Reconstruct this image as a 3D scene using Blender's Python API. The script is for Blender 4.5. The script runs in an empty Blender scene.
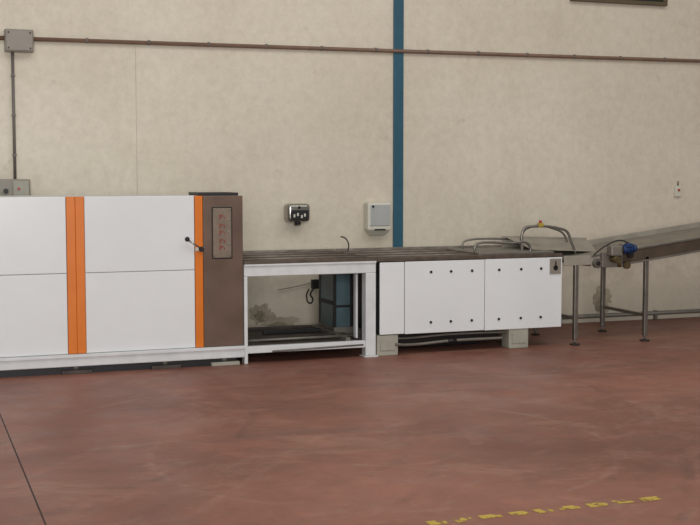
import bpy, math, random
from mathutils import Vector
random.seed(4)
S = bpy.context.scene
S.view_settings.view_transform = 'Standard'

# ------------------------------------------------------------------ materials
def lin(c):
    return tuple(((v/255)/12.92 if v/255 <= .04045 else ((v/255+.055)/1.055)**2.4) for v in c) + (1,)

def mat(name, col, rough=.5, metal=0.0, var=.12, scale=6, bump=0.0, coat=0.0):
    m = bpy.data.materials.new(name); m.use_nodes = True
    n = m.node_tree.nodes; l = m.node_tree.links
    b = n['Principled BSDF']
    b.inputs['Roughness'].default_value = rough
    b.inputs['Metallic'].default_value = metal
    b.inputs['Coat Weight'].default_value = coat
    tc = n.new('ShaderNodeTexCoord'); no = n.new('ShaderNodeTexNoise')
    no.inputs['Scale'].default_value = scale; no.inputs['Detail'].default_value = 6
    l.new(tc.outputs['Object'], no.inputs['Vector'])
    cr = n.new('ShaderNodeValToRGB')
    c = lin(col)
    cr.color_ramp.elements[0].position = .3; cr.color_ramp.elements[1].position = .7
    cr.color_ramp.elements[0].color = tuple(v*(1-var) for v in c[:3])+(1,)
    cr.color_ramp.elements[1].color = tuple(min(1, v*(1+var)) for v in c[:3])+(1,)
    l.new(no.outputs['Fac'], cr.inputs['Fac']); l.new(cr.outputs['Color'], b.inputs['Base Color'])
    if bump:
        bp = n.new('ShaderNodeBump'); bp.inputs['Strength'].default_value = bump
        bp.inputs['Distance'].default_value = .01
        l.new(no.outputs['Fac'], bp.inputs['Height']); l.new(bp.outputs['Normal'], b.inputs['Normal'])
    return m

WHITE = mat('white_enamel', (224,226,226), .22, 0, .03, 2)
WHITE2 = mat('white_painted_frame', (211,213,213), .4, 0, .07, 9)
ORANGE = mat('orange_paint', (216,116,26), .35, 0, .06, 5)
BROWN = mat('bronze_panel', (112,92,80), .36, .4, .2, 3)
STEEL = mat('stainless_steel', (138,134,127), .35, .75, .14, 12)
STEELM = mat('dull_steel', (122,117,108), .5, .35, .18, 8)
DARK = mat('dark_metal', (40,38,38), .5, .3, .15, 8)
BLACK = mat('black_rubber', (22,22,24), .5, 0, .1, 8)
TABLE = mat('worn_brown_slats', (90,78,68), .5, .2, .3, 14)
TABLES = mat('worn_slat_edge', (138,130,120), .45, .3, .3, 10)
TRAY = mat('rusty_tray', (70,60,54), .6, .1, .4, 8)
FOOT = mat('beige_foot', (158,155,142), .55, 0, .12, 10)
BELT = mat('conveyor_belt_pvc', (128,120,107), .6, 0, .16, 6)
CHUTE = mat('chute_sheet_metal', (156,149,136), .5, .2, .14, 6)
BSIDE = mat('brown_side_frame', (84,72,60), .5, .2, .2, 8)
BLUEM = mat('motor_blue', (30,58,104), .5, 0, .15, 8)
BRASS = mat('gear_brass', (104,90,62), .45, .6, .2, 10)
TEAL = mat('blue_green_panel', (84,106,112), .35, 0, .2, 5)
BLUE = mat('petrol_blue_paint', (40,86,106), .5, 0, .12, 4)
PIPE = mat('brown_conduit', (120,94,78), .5, 0, .12, 12)
PIPEG = mat('grey_conduit', (108,102,96), .5, 0, .12, 12)
GREYP = mat('grey_plastic', (138,131,120), .45, 0, .08, 8)
CHROME = mat('polished_chrome', (160,156,148), .2, .85, .05, 5)
CREAM = mat('cream_plastic', (206,202,188), .4, 0, .04, 6)
SILV = mat('silver_shield', (176,178,176), .35, .1, .05, 6)
RED = mat('red_plastic', (168,40,32), .4, 0, .05, 6)
REDD = mat('dull_red_print', (128,66,54), .5, 0, .1, 30)
YEL = mat('yellow_plastic', (170,148,54), .45, 0, .08, 6)
PLATE = mat('panel_plate', (132,118,104), .4, .4, .12, 20)
GLASS = mat('dark_window_glass', (40,40,34), .15, 0, .2, 3)
FRAMEB = mat('brown_window_frame', (92,80,58), .5, 0, .1, 5)

def nodes_kit(m):
    n = m.node_tree.nodes; l = m.node_tree.links
    geo = n.new('ShaderNodeNewGeometry')
    def noise(s, d=8, r=.6, sc=None, dist=0.0):
        k = n.new('ShaderNodeTexNoise'); k.inputs['Scale'].default_value = s
        k.inputs['Detail'].default_value = d; k.inputs['Roughness'].default_value = r
        k.inputs['Distortion'].default_value = dist
        src = geo.outputs['Position']
        if sc:
            mp = n.new('ShaderNodeMapping'); mp.inputs['Scale'].default_value = sc
            l.new(src, mp.inputs['Vector']); src = mp.outputs[0]
        l.new(src, k.inputs['Vector']); return k.outputs['Fac']
    def ramp(src, p0, c0, p1, c1):
        k = n.new('ShaderNodeValToRGB'); e = k.color_ramp.elements
        e[0].position = p0; e[0].color = c0; e[1].position = p1; e[1].color = c1
        l.new(src, k.inputs['Fac']); return k.outputs['Color']
    def mix(mode, f, a, bb):
        k = n.new('ShaderNodeMix'); k.data_type = 'RGBA'; k.blend_type = mode
        if isinstance(f, float): k.inputs[0].default_value = f
        else: l.new(f, k.inputs[0])
        for i, v in ((6, a), (7, bb)):
            if isinstance(v, tuple): k.inputs[i].default_value = v
            else: l.new(v, k.inputs[i])
        return k.outputs[2]
    return n, l, geo, noise, ramp, mix

def g3(v): return (v, v, v, 1)

def wall_mat():
    m = bpy.data.materials.new('stained_plaster'); m.use_nodes = True
    n, l, geo, noise, ramp, mix = nodes_kit(m); b = n['Principled BSDF']
    b.inputs['Roughness'].default_value = .6
    c = ramp(noise(.8, 6), .3, lin((208,198,179)), .7, lin((221,212,195)))
    c = mix('MULTIPLY', 1.0, c, ramp(noise(11, 10, .78), .34, (.90,.89,.875,1), .6, (1.02,1.02,1.02,1)))
    c = mix('MIX', ramp(noise(2.2, 8, .75, (1,1,.35), .6), .56, g3(0), .72, g3(.35)), c, lin((186,174,152)))
    c = mix('MIX', ramp(noise(6, 4, .6), .68, g3(0), .76, g3(.45)), c, lin((184,173,152)))
    c = mix('MIX', ramp(noise(30, 3, .5), .73, g3(0), .79, g3(.6)), c, lin((136,126,108)))
    sep = n.new('ShaderNodeSeparateXYZ'); l.new(geo.outputs['Position'], sep.inputs[0])
    ad = n.new('ShaderNodeMath'); ad.operation = 'MULTIPLY_ADD'
    l.new(noise(3, 6), ad.inputs[0]); ad.inputs[1].default_value = -.9
    l.new(sep.outputs['Z'], ad.inputs[2])
    c = mix('MIX', ramp(ad.outputs[0], 0.0, g3(.5), .12, g3(0)), c, lin((182,173,153)))
    l.new(c, b.inputs['Base Color'])
    bp = n.new('ShaderNodeBump'); bp.inputs['Strength'].default_value = .4; bp.inputs['Distance'].default_value = .01
    l.new(noise(18, 8, .7), bp.inputs['Height']); l.new(bp.outputs['Normal'], b.inputs['Normal'])
    return m

def floor_mat():
    m = bpy.data.materials.new('worn_red_concrete'); m.use_nodes = True
    n, l, geo, noise, ramp, mix = nodes_kit(m); b = n['Principled BSDF']
    c = ramp(noise(.6, 7, .62, None, .5), .32, lin((120,77,64)), .68, lin((154,104,88)))
    c = mix('MULTIPLY', 1.0, c, ramp(noise(5, 12, .8), .32, (.76,.76,.76,1), .68, (1.16,1.14,1.12,1)))
    c = mix('MIX', ramp(noise(1.3, 6, .7, (.3,1.3,1), 1.2), .52, g3(0), .72, g3(.5)), c, lin((96,71,62)))
    c = mix('MIX', ramp(noise(1.9, 9, .8, (.7,1.0,1), .6), .50, g3(0), .70, g3(.42)), c, lin((178,142,124)))
    c = mix('MIX', ramp(noise(9, 9, .85, (.6,1.4,1), .8), .58, g3(0), .70, g3(.35)), c, lin((184,152,136)))
    c = mix('MIX', ramp(noise(22, 4, .6), .66, g3(0), .74, g3(.5)), c, lin((80,58,52)))
    for (cx, cy, sc, amt, col) in ((2.6,6.4,.35,.16,(190,160,144)), (4.6,3.4,.28,.14,(186,156,142)), (-1,8.5,.24,.3,(70,50,46))):
        mp = n.new('ShaderNodeMapping'); mp.inputs['Location'].default_value = (-cx, -cy, 0); l.new(geo.outputs['Position'], mp.inputs['Vector'])
        wv = n.new('ShaderNodeTexWave'); wv.wave_type = 'RINGS'; wv.rings_direction = 'Z'
        wv.inputs['Scale'].default_value = sc; wv.inputs['Distortion'].default_value = .8; wv.inputs['Detail Scale'].default_value = .6
        l.new(mp.outputs[0], wv.inputs['Vector'])
        thin = ramp(wv.outputs['Fac'], .99, g3(0), 1.0, g3(amt))
        f = mix('MULTIPLY', 1.0, thin, ramp(noise(1.8, 6, .7), .48, g3(0), .6, g3(1)))
        c = mix('MIX', f, c, lin(col))
    l.new(c, b.inputs['Base Color'])
    b.inputs['Specular IOR Level'].default_value = .4
    l.new(ramp(noise(2.5, 8, .7), .3, g3(.38), .7, g3(.62)), b.inputs['Roughness'])
    bp = n.new('ShaderNodeBump'); bp.inputs['Strength'].default_value = .35; bp.inputs['Distance'].default_value = .01
    l.new(noise(7, 8, .7), bp.inputs['Height']); l.new(bp.outputs['Normal'], b.inputs['Normal'])
    return m

def worn(name, col, thr, scale):
    m = bpy.data.materials.new(name); m.use_nodes = True
    n = m.node_tree.nodes; l = m.node_tree.links; b = n['Principled BSDF']
    b.inputs['Base Color'].default_value = lin(col); b.inputs['Roughness'].default_value = .5
    g = n.new('ShaderNodeNewGeometry'); k = n.new('ShaderNodeTexNoise')
    k.inputs['Scale'].default_value = scale; k.inputs['Detail'].default_value = 6
    l.new(g.outputs['Position'], k.inputs['Vector'])
    r = n.new('ShaderNodeValToRGB'); r.color_ramp.elements[0].position = thr; r.color_ramp.elements[1].position = thr+.1
    l.new(k.outputs['Fac'], r.inputs['Fac']); l.new(r.outputs['Color'], b.inputs['Alpha'])
    return m

# ------------------------------------------------------------------ geometry helpers
def group(name):
    e = bpy.data.objects.new(name, None); S.collection.objects.link(e); e.empty_display_size = .1; return e

def mesh(name, vs, fs, m, parent=None, bevel=0.0, smooth=False):
    me = bpy.data.meshes.new(name); me.from_pydata(vs, [], fs); me.update()
    o = bpy.data.objects.new(name, me); S.collection.objects.link(o)
    me.materials.append(m)
    if parent: o.parent = parent
    if smooth:
        for p in me.polygons: p.use_smooth = True
    if bevel:
        b = o.modifiers.new('bevel', 'BEVEL'); b.width = bevel; b.segments = 2; b.limit_method = 'ANGLE'
    return o

def box(p, name, x0, x1, y0, y1, z0, z1, m, bevel=.004):
    vs = [(x,y,z) for x in (x0,x1) for y in (y0,y1) for z in (z0,z1)]
    fs = [(0,1,3,2),(4,6,7,5),(0,4,5,1),(2,3,7,6),(0,2,6,4),(1,5,7,3)]
    return mesh(name, vs, fs, m, p, bevel)

def slope(p, name, x0, x1, y0, y1, zb0, zt0, zb1, zt1, m, bevel=.003):
    vs = [(x0,y0,zb0),(x0,y0,zt0),(x0,y1,zb0),(x0,y1,zt0),(x1,y0,zb1),(x1,y0,zt1),(x1,y1,zb1),(x1,y1,zt1)]
    fs = [(0,1,3,2),(4,6,7,5),(0,4,5,1),(2,3,7,6),(0,2,6,4),(1,5,7,3)]
    return mesh(name, vs, fs, m, p, bevel)

def cyl(p, name, a, b, r, m, n=20, r2=None):
    a = Vector(a); b = Vector(b); r2 = r if r2 is None else r2
    d = (b-a).normalized(); u = d.orthogonal().normalized(); w = d.cross(u)
    vs = []
    for c, rr in ((a, r), (b, r2)):
        for i in range(n):
            t = 2*math.pi*i/n; vs.append(tuple(c+(u*math.cos(t)+w*math.sin(t))*rr))
    fs = [(i,(i+1)%n,n+(i+1)%n,n+i) for i in range(n)]+[tuple(reversed(range(n))), tuple(range(n,2*n))]
    o = mesh(name, vs, fs, m, p)
    for q in o.data.polygons[:n]: q.use_smooth = True
    return o

def tube(p, name, pts, r, m, smooth=True):
    cu = bpy.data.curves.new(name, 'CURVE'); cu.dimensions = '3D'; cu.bevel_depth = r; cu.bevel_resolution = 4; cu.use_fill_caps = True
    sp = cu.splines.new('BEZIER'); sp.bezier_points.add(len(pts)-1)
    for bp, q in zip(sp.bezier_points, pts):
        bp.co = q; bp.handle_left_type = bp.handle_right_type = 'AUTO'
    t = bpy.data.objects.new('tmp', cu); S.collection.objects.link(t)
    bpy.context.view_layer.update()
    me = bpy.data.meshes.new_from_object(t.evaluated_get(bpy.context.evaluated_depsgraph_get()))
    bpy.data.objects.remove(t)
    me.materials.clear(); me.materials.append(m)
    o = bpy.data.objects.new(name, me); S.collection.objects.link(o); o.parent = p
    for q in me.polygons: q.use_smooth = True
    return o

def ball(p, name, c, r, m):
    import bmesh
    bm = bmesh.new(); bmesh.ops.create_uvsphere(bm, u_segments=20, v_segments=12, radius=r)
    me = bpy.data.meshes.new(name); bm.to_mesh(me); bm.free()
    for q in me.polygons: q.use_smooth = True
    me.materials.append(m)
    o = bpy.data.objects.new(name, me); S.collection.objects.link(o); o.location = c; o.parent = p; return o

YW = 11.10; YF = 9.65
# ------------------------------------------------------------------ room
box(None, 'wall_back', -6, 16, YW, YW+.25, 0, 6, wall_mat(), 0)
box(None, 'floor', -6, 16, -3, YW+.25, -.2, 0, floor_mat(), 0)
box(None, 'trim_column_stripe', 4.606, 4.712, YW-.02, YW, 0, 6, BLUE, .003)
SEAM = mat('seam_grey', (184,175,157), .8, 0, .1, 10)  # tone of the thin vertical joint in the wall
box(None, 'trim_panel_seam', 2.047, 2.053, YW-.001, YW, 1.2, 2.75, SEAM, 0)
g = group('wall_skirting_pipe')
cyl(g, 'rail', (6.2, YW-.03, .07), (12, YW-.03, .07), .022, STEELM)
for i in range(5): box(g, f'bracket_{i}', 6.5+i*1.2, 6.53+i*1.2, YW-.05, YW, 0, .1, STEELM)
JM = mat('joint_filler', (52,38,36), .7, 0, .2, 8)
for i, x in enumerate((-4.4, .58)):
    box(None, f'trim_{i+1}', x-.004, x+.004, -3, 9.6, 0, .0012, JM, 0)
g = group('window_1')
box(g, 'frame_bottom', 6.6, 7.78, YW-.05, YW, 3.39, 3.43, FRAMEB)
box(g, 'frame_top', 6.6, 7.78, YW-.05, YW, 3.95, 4.0, FRAMEB)
for i, x in enumerate((6.6, 7.17, 7.73)): box(g, f'frame_upright_{i}', x, x+.05, YW-.05, YW, 3.43, 3.95, FRAMEB)
box(g, 'glass', 6.65, 7.73, YW-.02, YW, 3.43, 3.95, GLASS, 0)

g = group('yellow_floor_marking')
YM = worn('worn_yellow_paint', (194,164,66), .40, 22)
xs = 2.22
while xs < 3.38:
    w = random.uniform(.085, .11)
    mesh('dash', [(xs,4.89+random.uniform(-.01,.01),.0015),(xs+w,4.89,.0015),(xs+w,4.95,.0015),(xs,4.95,.0015)], [(0,1,2,3)], YM, g)
    xs += w+random.uniform(.035, .055)

# ------------------------------------------------------------------ wall services
g = group('wall_conduit_pipe')
cyl(g, 'pipe', (1.1, YW-.03, 2.785), (14, YW-.03, 2.85), .018, PIPE)
for i in range(22):
    x = 1.6+i*.56
    cyl(g, f'clip_{i}', (x, YW-.03, 2.7875+(x-1.1)*.005), (x+.02, YW-.03, 2.7875+(x-1.1)*.005), .023, PIPEG, 12)
    box(g, f'clip_base_{i}', x, x+.02, YW-.03, YW, 2.775+(x-1.1)*.005, 2.80+(x-1.1)*.005, PIPEG, 0)
g = group('junction_box')
box(g, 'body', .89, 1.135, YW-.09, YW, 2.665, 2.86, GREYP, .008)
box(g, 'lid', .90, 1.125, YW-.10, YW-.09, 2.675, 2.85, GREYP, .004)
for i, (x, z) in enumerate(((.92,2.695),(1.105,2.695),(.92,2.83),(1.105,2.83))): cyl(g, f'screw_{i}', (x,YW-.105,z), (x,YW-.1,z), .008, DARK, 10)
cyl(g, 'inlet', (.6, YW-.03, 2.785), (.89, YW-.03, 2.785), .019, PIPE)
g = group('vertical_conduit')
cyl(g, 'pipe', (.957, YW-.03, 1.546), (.957, YW-.03, 2.664), .013, PIPEG)
for i, z in enumerate((1.75, 2.1, 2.45)):
    box(g, f'clip_{i}', .940, .974, YW-.05, YW, z, z+.02, PIPEG, .002)
g = group('electrical_switch_box')
box(g, 'body', .80, 1.08, YW-.1, YW, 1.26, 1.545, GREYP, .01)
box(g, 'cover', .93, 1.07, YW-.115, YW-.1, 1.28, 1.53, FOOT, .006)
cyl(g, 'red_switch', (.98, YW-.125, 1.46), (.98, YW-.115, 1.46), .012, RED)
cyl(g, 'knob', (.87, YW-.125, 1.44), (.87, YW-.1, 1.44), .022, BLACK)
g = group('hand_dryer')
o = box(g, 'shell', 3.46, 3.69, YW-.15, YW, 1.13, 1.305, CHROME, .035); o.modifiers['bevel'].segments = 5
for q in o.data.polygons: q.use_smooth = True
box(g, 'front_reflection', 3.49, 3.67, YW-.156, YW-.148, 1.15, 1.245, BLACK, .01)  # dark reflection on the dryer front, laid on as a black plate
cyl(g, 'nozzle', (3.575, YW-.1, 1.10), (3.575, YW-.09, 1.14), .03, DARK)
cyl(g, 'sensor', (3.575, YW-.160, 1.27), (3.575, YW-.148, 1.27), .014, DARK)
for i, (dx, dz) in enumerate(((0,0),(.035,.012),(.075,-.008),(.105,.006))): box(g, f'print_{i}', 3.515+dx, 3.533+dx, YW-.16, YW-.155, 1.175+dz, 1.205+dz, CREAM, .002)
g = group('paper_towel_dispenser')
o = box(g, 'case', 4.29, 4.545, YW-.13, YW, 1.03, 1.31, CREAM, .02)
box(g, 'front_cover', 4.31, 4.525, YW-.14, YW-.128, 1.08, 1.29, SILV, .012)
mesh('lower_chute', [(4.31,YW-.12,1.03),(4.525,YW-.12,1.03),(4.525,YW,1.03),(4.31,YW,1.03),(4.34,YW-.07,.985),(4.495,YW-.07,.985),(4.495,YW,.985),(4.34,YW,.985)],
     [(0,1,5,4),(1,2,6,5),(2,3,7,6),(3,0,4,7),(4,5,6,7),(0,3,2,1)], CREAM, g)
box(g, 'slot', 4.36, 4.475, YW-.132, YW-.1, 1.035, 1.05, DARK, 0)
cyl(g, 'lock', (4.34,YW-.146,1.27), (4.34,YW-.14,1.27), .012, DARK)
g = group('wall_socket')
box(g, 'plate', 7.94, 8.02, YW-.03, YW, 1.34, 1.46, CREAM, .006)
box(g, 'button', 7.97, 7.995, YW-.04, YW-.03, 1.40, 1.425, RED, .003)
cyl(g, 'drop_pipe', (7.98, YW-.02, 1.46), (7.98, YW-.02, 1.51), .008, PIPEG)
g = group('wall_plug_cable')
box(g, 'socket', 3.74, 3.82, YW-.05, YW, .47, .56, BLACK, .006)
tube(g, 'cable', [(3.76,YW-.04,.48),(3.72,YW-.05,.42),(3.75,YW-.03,.36),(3.72,YW-.03,.33),(3.69,YW-.02,.40),(3.71,YW-.03,.47)], .007, BLACK)
tube(g, 'lead', [(3.74,YW-.02,.53),(3.6,YW-.02,.50),(3.4,YW-.02,.47)], .005, GREYP)
g = group('plaster_damage_patch')
PM = mat('bare_render', (160,150,130), .85, 0, .22, 16, .4)
PM2 = mat('dark_render', (132,122,104), .85, 0, .25, 20, .4)
def blob(name, cx, cz, rx, rz, m, off):
    vs = [(cx,YW-off,cz)]; k = 28
    for i in range(k):
        t = 2*math.pi*i/k; f = random.uniform(.62,1.12); vs.append((cx+rx*f*math.cos(t), YW-off, cz+rz*f*math.sin(t)))
    mesh(name, vs, [(0,1+i,1+(i+1)%k) for i in range(k)], m, g)
blob('patch_a', 3.24, .23, .14, .11, PM, .003)
blob('patch_a_core', 3.22, .22, .07, .06, PM2, .005)
blob('patch_b', 3.42, .15, .22, .07, PM, .004)
blob('patch_b_core', 3.40, .13, .10, .03, PM2, .006)
blob('patch_c', 7.05, .24, .12, .15, PM, .003)
blob('patch_c_core', 7.02, .18, .06, .09, PM2, .005)

# ------------------------------------------------------------------ oven cabinet (left)
g = group('industrial_oven_cabinet')
XL = -2.6
box(g, 'body', XL, 2.655, YF+.03, 10.75, .16, 1.405, WHITE2, .006)
def door(i, x0, x1):
    box(g, f'door_lower_{i}', x0, x1, YF, YF+.03, .163, .803, WHITE, .004)
    box(g, f'door_upper_{i}', x0, x1, YF, YF+.03, .808, 1.413, WHITE, .004)
door(0, XL, -1.30); door(1, -1.15, -.10); door(2, -.096, 1.215); door(3, 1.360, 2.246)
def stripe(i, x0, x1):
    box(g, f'orange_strip_{i}', x0, x1, YF-.004, YF+.03, .163, 1.413, ORANGE, .003)
stripe(0, -1.296, -1.154); stripe(1, 1.218, 1.2868); stripe(2, 1.2882, 1.357); stripe(3, 2.250, 2.316)
box(g, 'bronze_end_panel', 2.319, 2.655, YF-.006, YF+.03, .163, 1.412, BROWN, .004)
box(g, 'top_cap', 2.28, 2.62, YF, YF+.35, 1.413, 1.438, DARK, .004)
box(g, 'base_beam', XL, 2.66, YF-.02, YF+.08, .062, .160, WHITE2, .006)
box(g, 'base_beam_lip', XL, 2.66, YF-.035, YF-.02, .135, .160, WHITE2, .003)
box(g, 'base_beam_rear', XL, 2.66, 10.65, 10.75, .05, .160, WHITE2, .006)
box(g, 'underside_pan', XL, 2.66, YF+.08, 10.65, .10, .14, DARK, 0)
box(g, 'under_gap_shade', XL, 2.60, YF+.03, YF+.20, .0, .10, BLACK, 0)  # black strip standing in for the shade in the gap under the cabinet
for i, x in enumerate((-2.3, -.6, .35, 1.28, 2.0, 2.5)):
    box(g, f'foot_plate_{i}', x-.12, x+.12, YF-.01, YF+.09, 0, .03, FOOT if i == 5 else TRAY, .002)
    cyl(g, f'foot_stem_{i}', (x, YF+.05, .03), (x, YF+.05, .064), .03, STEELM)
    cyl(g, f'rear_foot_{i}', (x, 10.7, 0), (x, 10.7, .052), .04, STEELM)
box(g, 'control_plate', 2.40, 2.555, YF-.016, YF-.005, .90, 1.31, PLATE, .004)
box(g, 'control_plate_edge', 2.39, 2.565, YF-.009, YF-.005, .89, 1.32, DARK, .003)
for i, z in enumerate((1.24, 1.165, 1.11, 1.04, .985)):
    box(g, f'print_a{i}', 2.452, 2.466, YF-.019, YF-.015, z-.02, z+.02, REDD, 0)
    box(g, f'print_b{i}', 2.466, 2.486, YF-.019, YF-.015, z+.004*(i%2), z+.014, REDD, 0)
    box(g, f'print_c{i}', 2.49, 2.50, YF-.019, YF-.015, z-.018, z+.01*(i%2), REDD, 0)
for i in range(3): cyl(g, f'pilot_{i}', (2.53,YF-.02,1.22-i*.10), (2.53,YF-.015,1.22-i*.10), .008, GREYP, 12)
for i, (x, z) in enumerate(((2.41,.915),(2.545,.915),(2.41,1.295),(2.545,1.295))): cyl(g, f'plate_screw_{i}', (x,YF-.02,z), (x,YF-.015,z), .006, CHROME, 10)
cyl(g, 'latch_boss', (2.30, YF-.03, .975), (2.30, YF-.004, .975), .022, DARK)
cyl(g, 'latch_arm', (2.30, YF-.03, .975), (2.185, YF-.05, 1.055), .007, CHROME)
ball(g, 'latch_knob', (2.175, YF-.052, 1.062), .020, BLACK)
box(g, 'latch_keeper', 2.25, 2.325, YF-.012, YF-.003, .96, .99, CREAM, .003)

# ------------------------------------------------------------------ open transfer conveyor
g = group('open_frame_conveyor')
x0, x1 = 2.665, 3.85
box(g, 'front_beam', x0, x1, YF, YF+.06, .735, .838, WHITE2, .006)
box(g, 'front_beam_lip', x0, x1, YF-.012, YF, .822, .838, WHITE2, .003)
box(g, 'rear_beam', x0, x1, 10.69, 10.75, .725, .845, WHITE2, .006)
box(g, 'post_front_right', 3.755, x1, YF+.001, YF+.10, .012, .735, WHITE2, .006)
box(g, 'post_front_right_inner', 3.715, 3.735, YF+.14, YF+.2, .15, .735, WHITE2, .004)
box(g, 'post_rear_right', 3.80, x1, 10.68, 10.75, .012, .725, DARK, .006)
box(g, 'foot_plate', 3.74, 3.865, YF-.015, YF+.12, 0, .012, WHITE2, .002)
box(g, 'foot_plate_rear', 3.73, 3.865, 10.63, 10.76, 0, .012, WHITE2, .002)
box(g, 'post_rear_left', x0, x0+.04, 10.65, 10.75, 0, .725, WHITE2, .006)
box(g, 'post_front_left', x0, x0+.03, YF+.001, YF+.08, 0, .735, WHITE2, .004)
box(g, 'lower_front_beam', x0, 3.755, YF+.01, YF+.06, .085, .145, WHITE2, .005)
box(g, 'lower_rear_beam', x0, 3.755, 10.70, 10.75, .085, .150, STEELM, .005)
box(g, 'drip_tray', x0, 3.75, YF+.06, 10.70, .115, .138, TRAY, .003)
box(g, 'tray_rear_lip', x0, 3.75, 10.69, 10.72, .138, .165, TRAY, .003)
box(g, 'tray_mid_rib', x0, 3.75, 10.15, 10.18, .138, .155, TRAY, .003)
box(g, 'tray_side_channel', 3.60, 3.64, YF+.07, 10.68, .138, .17, STEELM, .004)
box(g, 'chain_guide_a', 2.9, 3.55, 9.95, 10.0, .138, .165, DARK, .004)
box(g, 'chain_guide_b', 3.05, 3.6, 10.4, 10.44, .138, .17, DARK, .004)
cyl(g, 'tray_pipe', (x0, YF+.25, .16), (3.74, YF+.25, .16), .012, STEELM)
cyl(g, 'electrical_pipe', (2.9, YF-.03, .10), (3.72, YF-.03, .115), .008, PIPEG)
cyl(g, 'drive_shaft', (x0, 10.3, .79), (3.84, 10.3, .79), .02, STEELM)
for i, (x, y) in enumerate(((3.66,10.20),(3.815,10.20),(3.66,10.60))): box(g, f'rack_post_{i}', x, x+.022, y, y+.03, .138, .73, DARK, .002)
box(g, 'rack_front_panel', 3.682, 3.815, 10.21, 10.22, .20, .70, TEAL, 0)
box(g, 'rack_side_panel', 3.668, 3.676, 10.23, 10.60, .20, .70, TEAL, 0)
box(g, 'rack_side_bar', 3.655, 3.668, 10.21, 10.62, .40, .43, DARK, 0)
box(g, 'rack_front_bar', 3.66, 3.84, 10.195, 10.21, .38, .40, DARK, 0)
box(g, 'rack_base', 3.655, 3.84, 10.19, 10.63, .138, .20, STEELM, .002)
box(g, 'table_bed', x0, 3.86, YF+.005, 10.745, .842, .852, TABLE, .002)
for i in range(11):
    y = YF+.03+i*.1
    cyl(g, f'wear_strip_{i}', (x0, y, .856), (3.86, y, .856), .006, TABLE if i % 3 else TABLES, 8)
box(g, 'rail_front', x0, 3.86, YF+.0, YF+.018, .838, .866, TABLE, .002)
box(g, 'rail_rear', x0, 3.86, 10.73, 10.75, .846, .880, TABLES, .002)

# ------------------------------------------------------------------ enclosed conveyor housing
g = group('enclosed_conveyor_housing')
a, b_ = 3.887, 5.697
box(g, 'inner_body', a+.02, b_-.01, YF+.02, YF+.10, .21, .815, DARK, 0)
box(g, 'rear_body', a+.02, b_-.01, 10.66, 10.74, .185, .815, WHITE2, .003)
box(g, 'left_end_plate', a, a+.02, YF+.02, 10.74, .20, .82, DARK, .003)
box(g, 'right_end_plate', b_-.02, b_, YF+.02, 10.74, .185, .82, WHITE2, .003)
box(g, 'bottom_pan', a+.02, b_-.02, YF+.1, 10.66, .185, .2, DARK, 0)
box(g, 'panel_narrow', a, 4.118, YF, YF+.02, .188, .822, WHITE, .005)
box(g, 'panel_mid', 4.124, 4.902, YF, YF+.02, .184, .824, WHITE, .005)
box(g, 'panel_right', 4.908, b_, YF, YF+.02, .180, .826, WHITE, .005)
for x in (4.372, 4.567, 4.774, 5.046, 5.270, 5.476):
    for z in (.727, .28):
        cyl(g, 'screw', (x, YF-.008, z), (x, YF+.001, z), .012, BLACK, 12)
box(g, 'nameplate', 5.565, 5.68, YF-.012, YF, .675, .815, GREYP, .005)
cyl(g, 'nameplate_disc', (5.622, YF-.016, .73), (5.622, YF-.012, .73), .024, BLACK)
box(g, 'nameplate_stem', 5.616, 5.628, YF-.016, YF-.012, .73, .79, BLACK, 0)
for i, (x, y) in enumerate(((3.865, YF+.0), (5.16, YF+.0), (3.865, 10.55), (5.16, 10.55))):
    box(g, f'foot_block_{i}', x, x+.20, y+.01, y+.16, .0, .182, FOOT, .008)
    box(g, f'foot_bolt_plate_{i}', x+.03, x+.17, y+.0, y+.01, .05, .14, FOOT, .003)
box(g, 'under_beam_front', 4.065, 5.16, YF+.22, YF+.27, .05, .18, DARK, .004)
box(g, 'under_shadow_block', 4.15, 5.05, YF+.4, YF+.7, .0, .17, DARK, .01)  # dark block in place of the shadow beneath the housing
box(g, 'under_beam_rear', 4.065, 5.16, 10.5, 10.55, .06, .14, WHITE2, .004)
tube(g, 'under_pipe', [(4.03,YF-.0,.10),(4.15,YF+.03,.085),(4.6,YF+.04,.10),(5.1,YF+.04,.10)], .013, STEELM)
tube(g, 'under_pipe_b', [(4.03,YF+.02,.15),(4.15,YF+.06,.14),(4.6,YF+.06,.155),(5.15,YF+.06,.15)], .010, STEELM)
cyl(g, 'pipe_joint', (4.56, YF+.04, .10), (4.64, YF+.04, .10), .019, DARK)
box(g, 'table_bed', 3.862, b_, YF+.005, 10.745, .832, .846, TABLE, .002)
for i in range(11):
    y = YF+.03+i*.1
    cyl(g, f'wear_strip_{i}', (3.87, y, .852), (b_, y, .852), .006, TABLE if i % 3 else TABLES, 8)
box(g, 'rail_front', 3.87, b_, YF, YF+.018, .830, .862, TABLE, .002)
box(g, 'rail_rear', 3.87, b_, 10.73, 10.75, .836, .880, TABLES, .002)
box(g, 'drive_pan', 4.92, b_, 9.8, 10.5, .850, .872, STEELM, .004)
tube(g, 'bar_handle', [(4.93,9.9,.85),(4.93,9.9,.935),(4.96,9.9,.955),(5.3,9.9,.950),(5.47,9.9,.945),(5.50,9.9,.90),(5.50,9.9,.86)], .012, STEEL)
tube(g, 'bar_handle_rear', [(5.05,10.4,.85),(5.05,10.4,.93),(5.10,10.4,.955),(5.75,10.4,.955)], .010, STEEL)
tube(g, 'upright_hose', [(3.94,10.6,.86),(3.95,10.6,.92),(3.93,10.6,.97),(3.90,10.6,.995),(3.87,10.6,1.0)], .006, BLACK)

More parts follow.
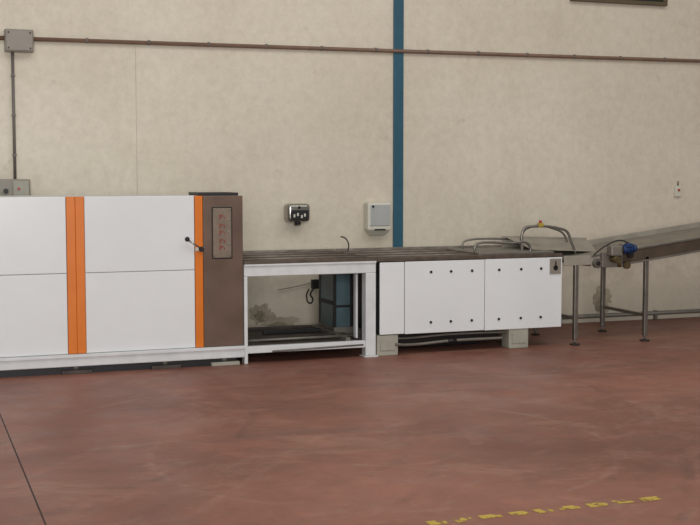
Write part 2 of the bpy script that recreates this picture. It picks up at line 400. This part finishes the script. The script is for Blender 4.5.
# ------------------------------------------------------------------ inclined belt conveyor
g = group('inclined_belt_conveyor')
def bz(x): return .82+(x-6.0)*.123
XE = 9.2
slope(g, 'belt', 6.0, XE, YF+.03, 10.42, bz(6)-.012, bz(6), bz(XE)-.012, bz(XE), BELT)
slope(g, 'side_frame_front', 6.25, XE, YF, YF+.03, bz(6.25)-.115, bz(6.25)-.005, bz(XE)-.115, bz(XE)-.005, BSIDE)
slope(g, 'side_trim_front', 6.0, XE, YF-.008, YF+.03, bz(6)-.004, bz(6)+.014, bz(XE)-.004, bz(XE)+.014, STEEL)
slope(g, 'side_flange_front', 6.25, XE, YF-.01, YF+.03, bz(6.25)-.13, bz(6.25)-.113, bz(XE)-.13, bz(XE)-.113, STEELM)
slope(g, 'side_frame_rear', 6.0, XE, 10.42, 10.45, bz(6)-.1, bz(6)+.05, bz(XE)-.1, bz(XE)+.05, CHUTE)
slope(g, 'belt_return', 6.2, XE, YF+.04, 10.41, bz(6.2)-.10, bz(6.2)-.09, bz(XE)-.10, bz(XE)-.09, BELT)
box(g, 'infeed_side', 5.72, 6.30, YF+.0, YF+.02, .745, .835, CHUTE, .004)
box(g, 'infeed_side_rear', 5.72, 6.30, 10.42, 10.44, .745, .90, CHUTE, .004)
slope(g, 'infeed_chute', 5.72, 6.30, YF+.02, 10.42, .80, .81, .82, .83, STEELM)
slope(g, 'guard_plate', 5.50, 6.45, 10.455, 10.47, .86, .985, .86, .95, CHUTE)
mesh('deflector', [(5.55,9.95,.88),(6.25,9.95,.845),(6.45,10.41,.93),(5.50,10.41,.98)], [(0,1,2,3)], CHUTE, g)
cyl(g, 'tail_roller', (6.0, YF+.03, bz(6)-.05), (6.0, 10.42, bz(6)-.05), .04, STEEL)
for i, (x, y, zt) in enumerate(((5.855,YF+.02,.75),(5.855,10.41,.75),(6.62,YF+.02,.81),(6.62,10.41,.81),(8.6,YF+.02,1.04),(8.6,10.41,1.04))):
    box(g, f'leg_{i}', x-.02, x+.02, y-.02, y+.02, .05, zt, STEEL, .004)
    cyl(g, f'foot_{i}', (x,y,0), (x,y,.012), .045, DARK)
    cyl(g, f'foot_stem_{i}', (x,y,.012), (x,y,.05), .012, STEEL)
for i, (x, z) in enumerate(((5.855,.25),(6.62,.25),(8.6,.25))):
    box(g, f'leg_tie_{i}', x-.015, x+.015, YF+.04, 10.39, z-.015, z+.015, STEEL, .003)
cyl(g, 'motor_body', (6.27,YF-.09,.888), (6.39,YF-.09,.896), .038, BLUEM)
for i in range(6): cyl(g, f'motor_fin_{i}', (6.28+i*.017,YF-.09,.889+i*.001), (6.286+i*.017,YF-.09,.889+i*.001), .043, BLUEM, 24)
cyl(g, 'motor_fan_cover', (6.39,YF-.09,.896), (6.425,YF-.09,.898), .042, BLUEM, 20, .034)
box(g, 'motor_terminal_box', 6.30, 6.36, YF-.14, YF-.09, .912, .947, BLUEM, .006)
box(g, 'gearbox', 6.14, 6.27, YF-.13, YF-.04, .83, .93, STEELM, .015)
cyl(g, 'gearbox_shaft', (6.2,YF-.15,.80), (6.2,YF+.02,.80), .03, BRASS)
cyl(g, 'gearbox_flange', (6.255,YF-.09,.886), (6.27,YF-.09,.887), .05, DARK)
box(g, 'motor_mount', 6.1, 6.32, YF-.04, YF, .72, .86, STEELM, .004)
cyl(g, 'tension_bolt', (6.28,YF-.05,.72), (6.28,YF-.05,.82), .016, BRASS)
cyl(g, 'bearing', (6.06,YF-.035,.76), (6.06,YF,.76), .045, STEEL)
cyl(g, 'bearing_hub', (6.06,YF-.045,.76), (6.06,YF-.035,.76), .02, DARK)
cyl(g, 'bearing_lower', (6.38,YF-.035,.735), (6.38,YF,.735), .035, BRASS)
cyl(g, 'side_pulley', (6.42,YF-.03,.83), (6.42,YF,.83), .03, DARK)
tube(g, 'motor_cable', [(6.35,YF-.12,.94),(6.25,YF-.10,.975),(6.12,YF-.05,.92),(6.02,YF-.02,.84)], .007, BLACK)
tube(g, 'guard_hoop', [(5.47,10.0,.86),(5.47,10.0,1.04),(5.50,10.0,1.085),(5.56,10.0,1.095),(5.88,10.0,1.07),(5.95,10.0,1.04),(6.0,10.0,.94),(6.05,10.0,.83)], .013, STEEL)
tube(g, 'guard_hoop_rear', [(5.62,10.3,.86),(5.63,10.3,1.0),(5.68,10.3,1.06),(6.0,10.3,1.05),(6.1,10.3,.99),(6.15,10.3,.84)], .011, STEEL)
box(g, 'emergency_stop_box', 5.635, 5.69, 9.98, 10.02, 1.09, 1.128, YEL, .006)
cyl(g, 'emergency_stop_button', (5.662,10.0,1.128), (5.662,10.0,1.152), .014, RED)

# ------------------------------------------------------------------ light
def area(name, loc, rot, sx, sy, e, col):
    L = bpy.data.lights.new(name, 'AREA'); L.shape = 'RECTANGLE'; L.size = sx; L.size_y = sy; L.energy = e; L.color = col
    o = bpy.data.objects.new(name, L); S.collection.objects.link(o); o.location = loc; o.rotation_euler = rot
area('skylight', (3.5, 5.0, 7.0), (math.radians(16), 0, 0), 12, 4, 320, (1,.98,.94))
area('doorway_daylight', (-1, -6, 3.0), (math.radians(84), 0, math.radians(-14)), 6, 4, 960, (1,.99,.98))
w = bpy.data.worlds.new('hall_ambient'); S.world = w; w.use_nodes = True
w.node_tree.nodes['Background'].inputs[0].default_value = (.80,.79,.78,1)
w.node_tree.nodes['Background'].inputs[1].default_value = .28

# ------------------------------------------------------------------ camera
cd = bpy.data.cameras.new('camera'); cam = bpy.data.objects.new('camera', cd); S.collection.objects.link(cam)
cd.sensor_width = 36; cd.lens = 61.714; cd.clip_end = 200
cam.location = (0,0,1.6); cam.rotation_euler = (math.radians(90-4.27), 0, math.radians(-20.5))
S.camera = cam
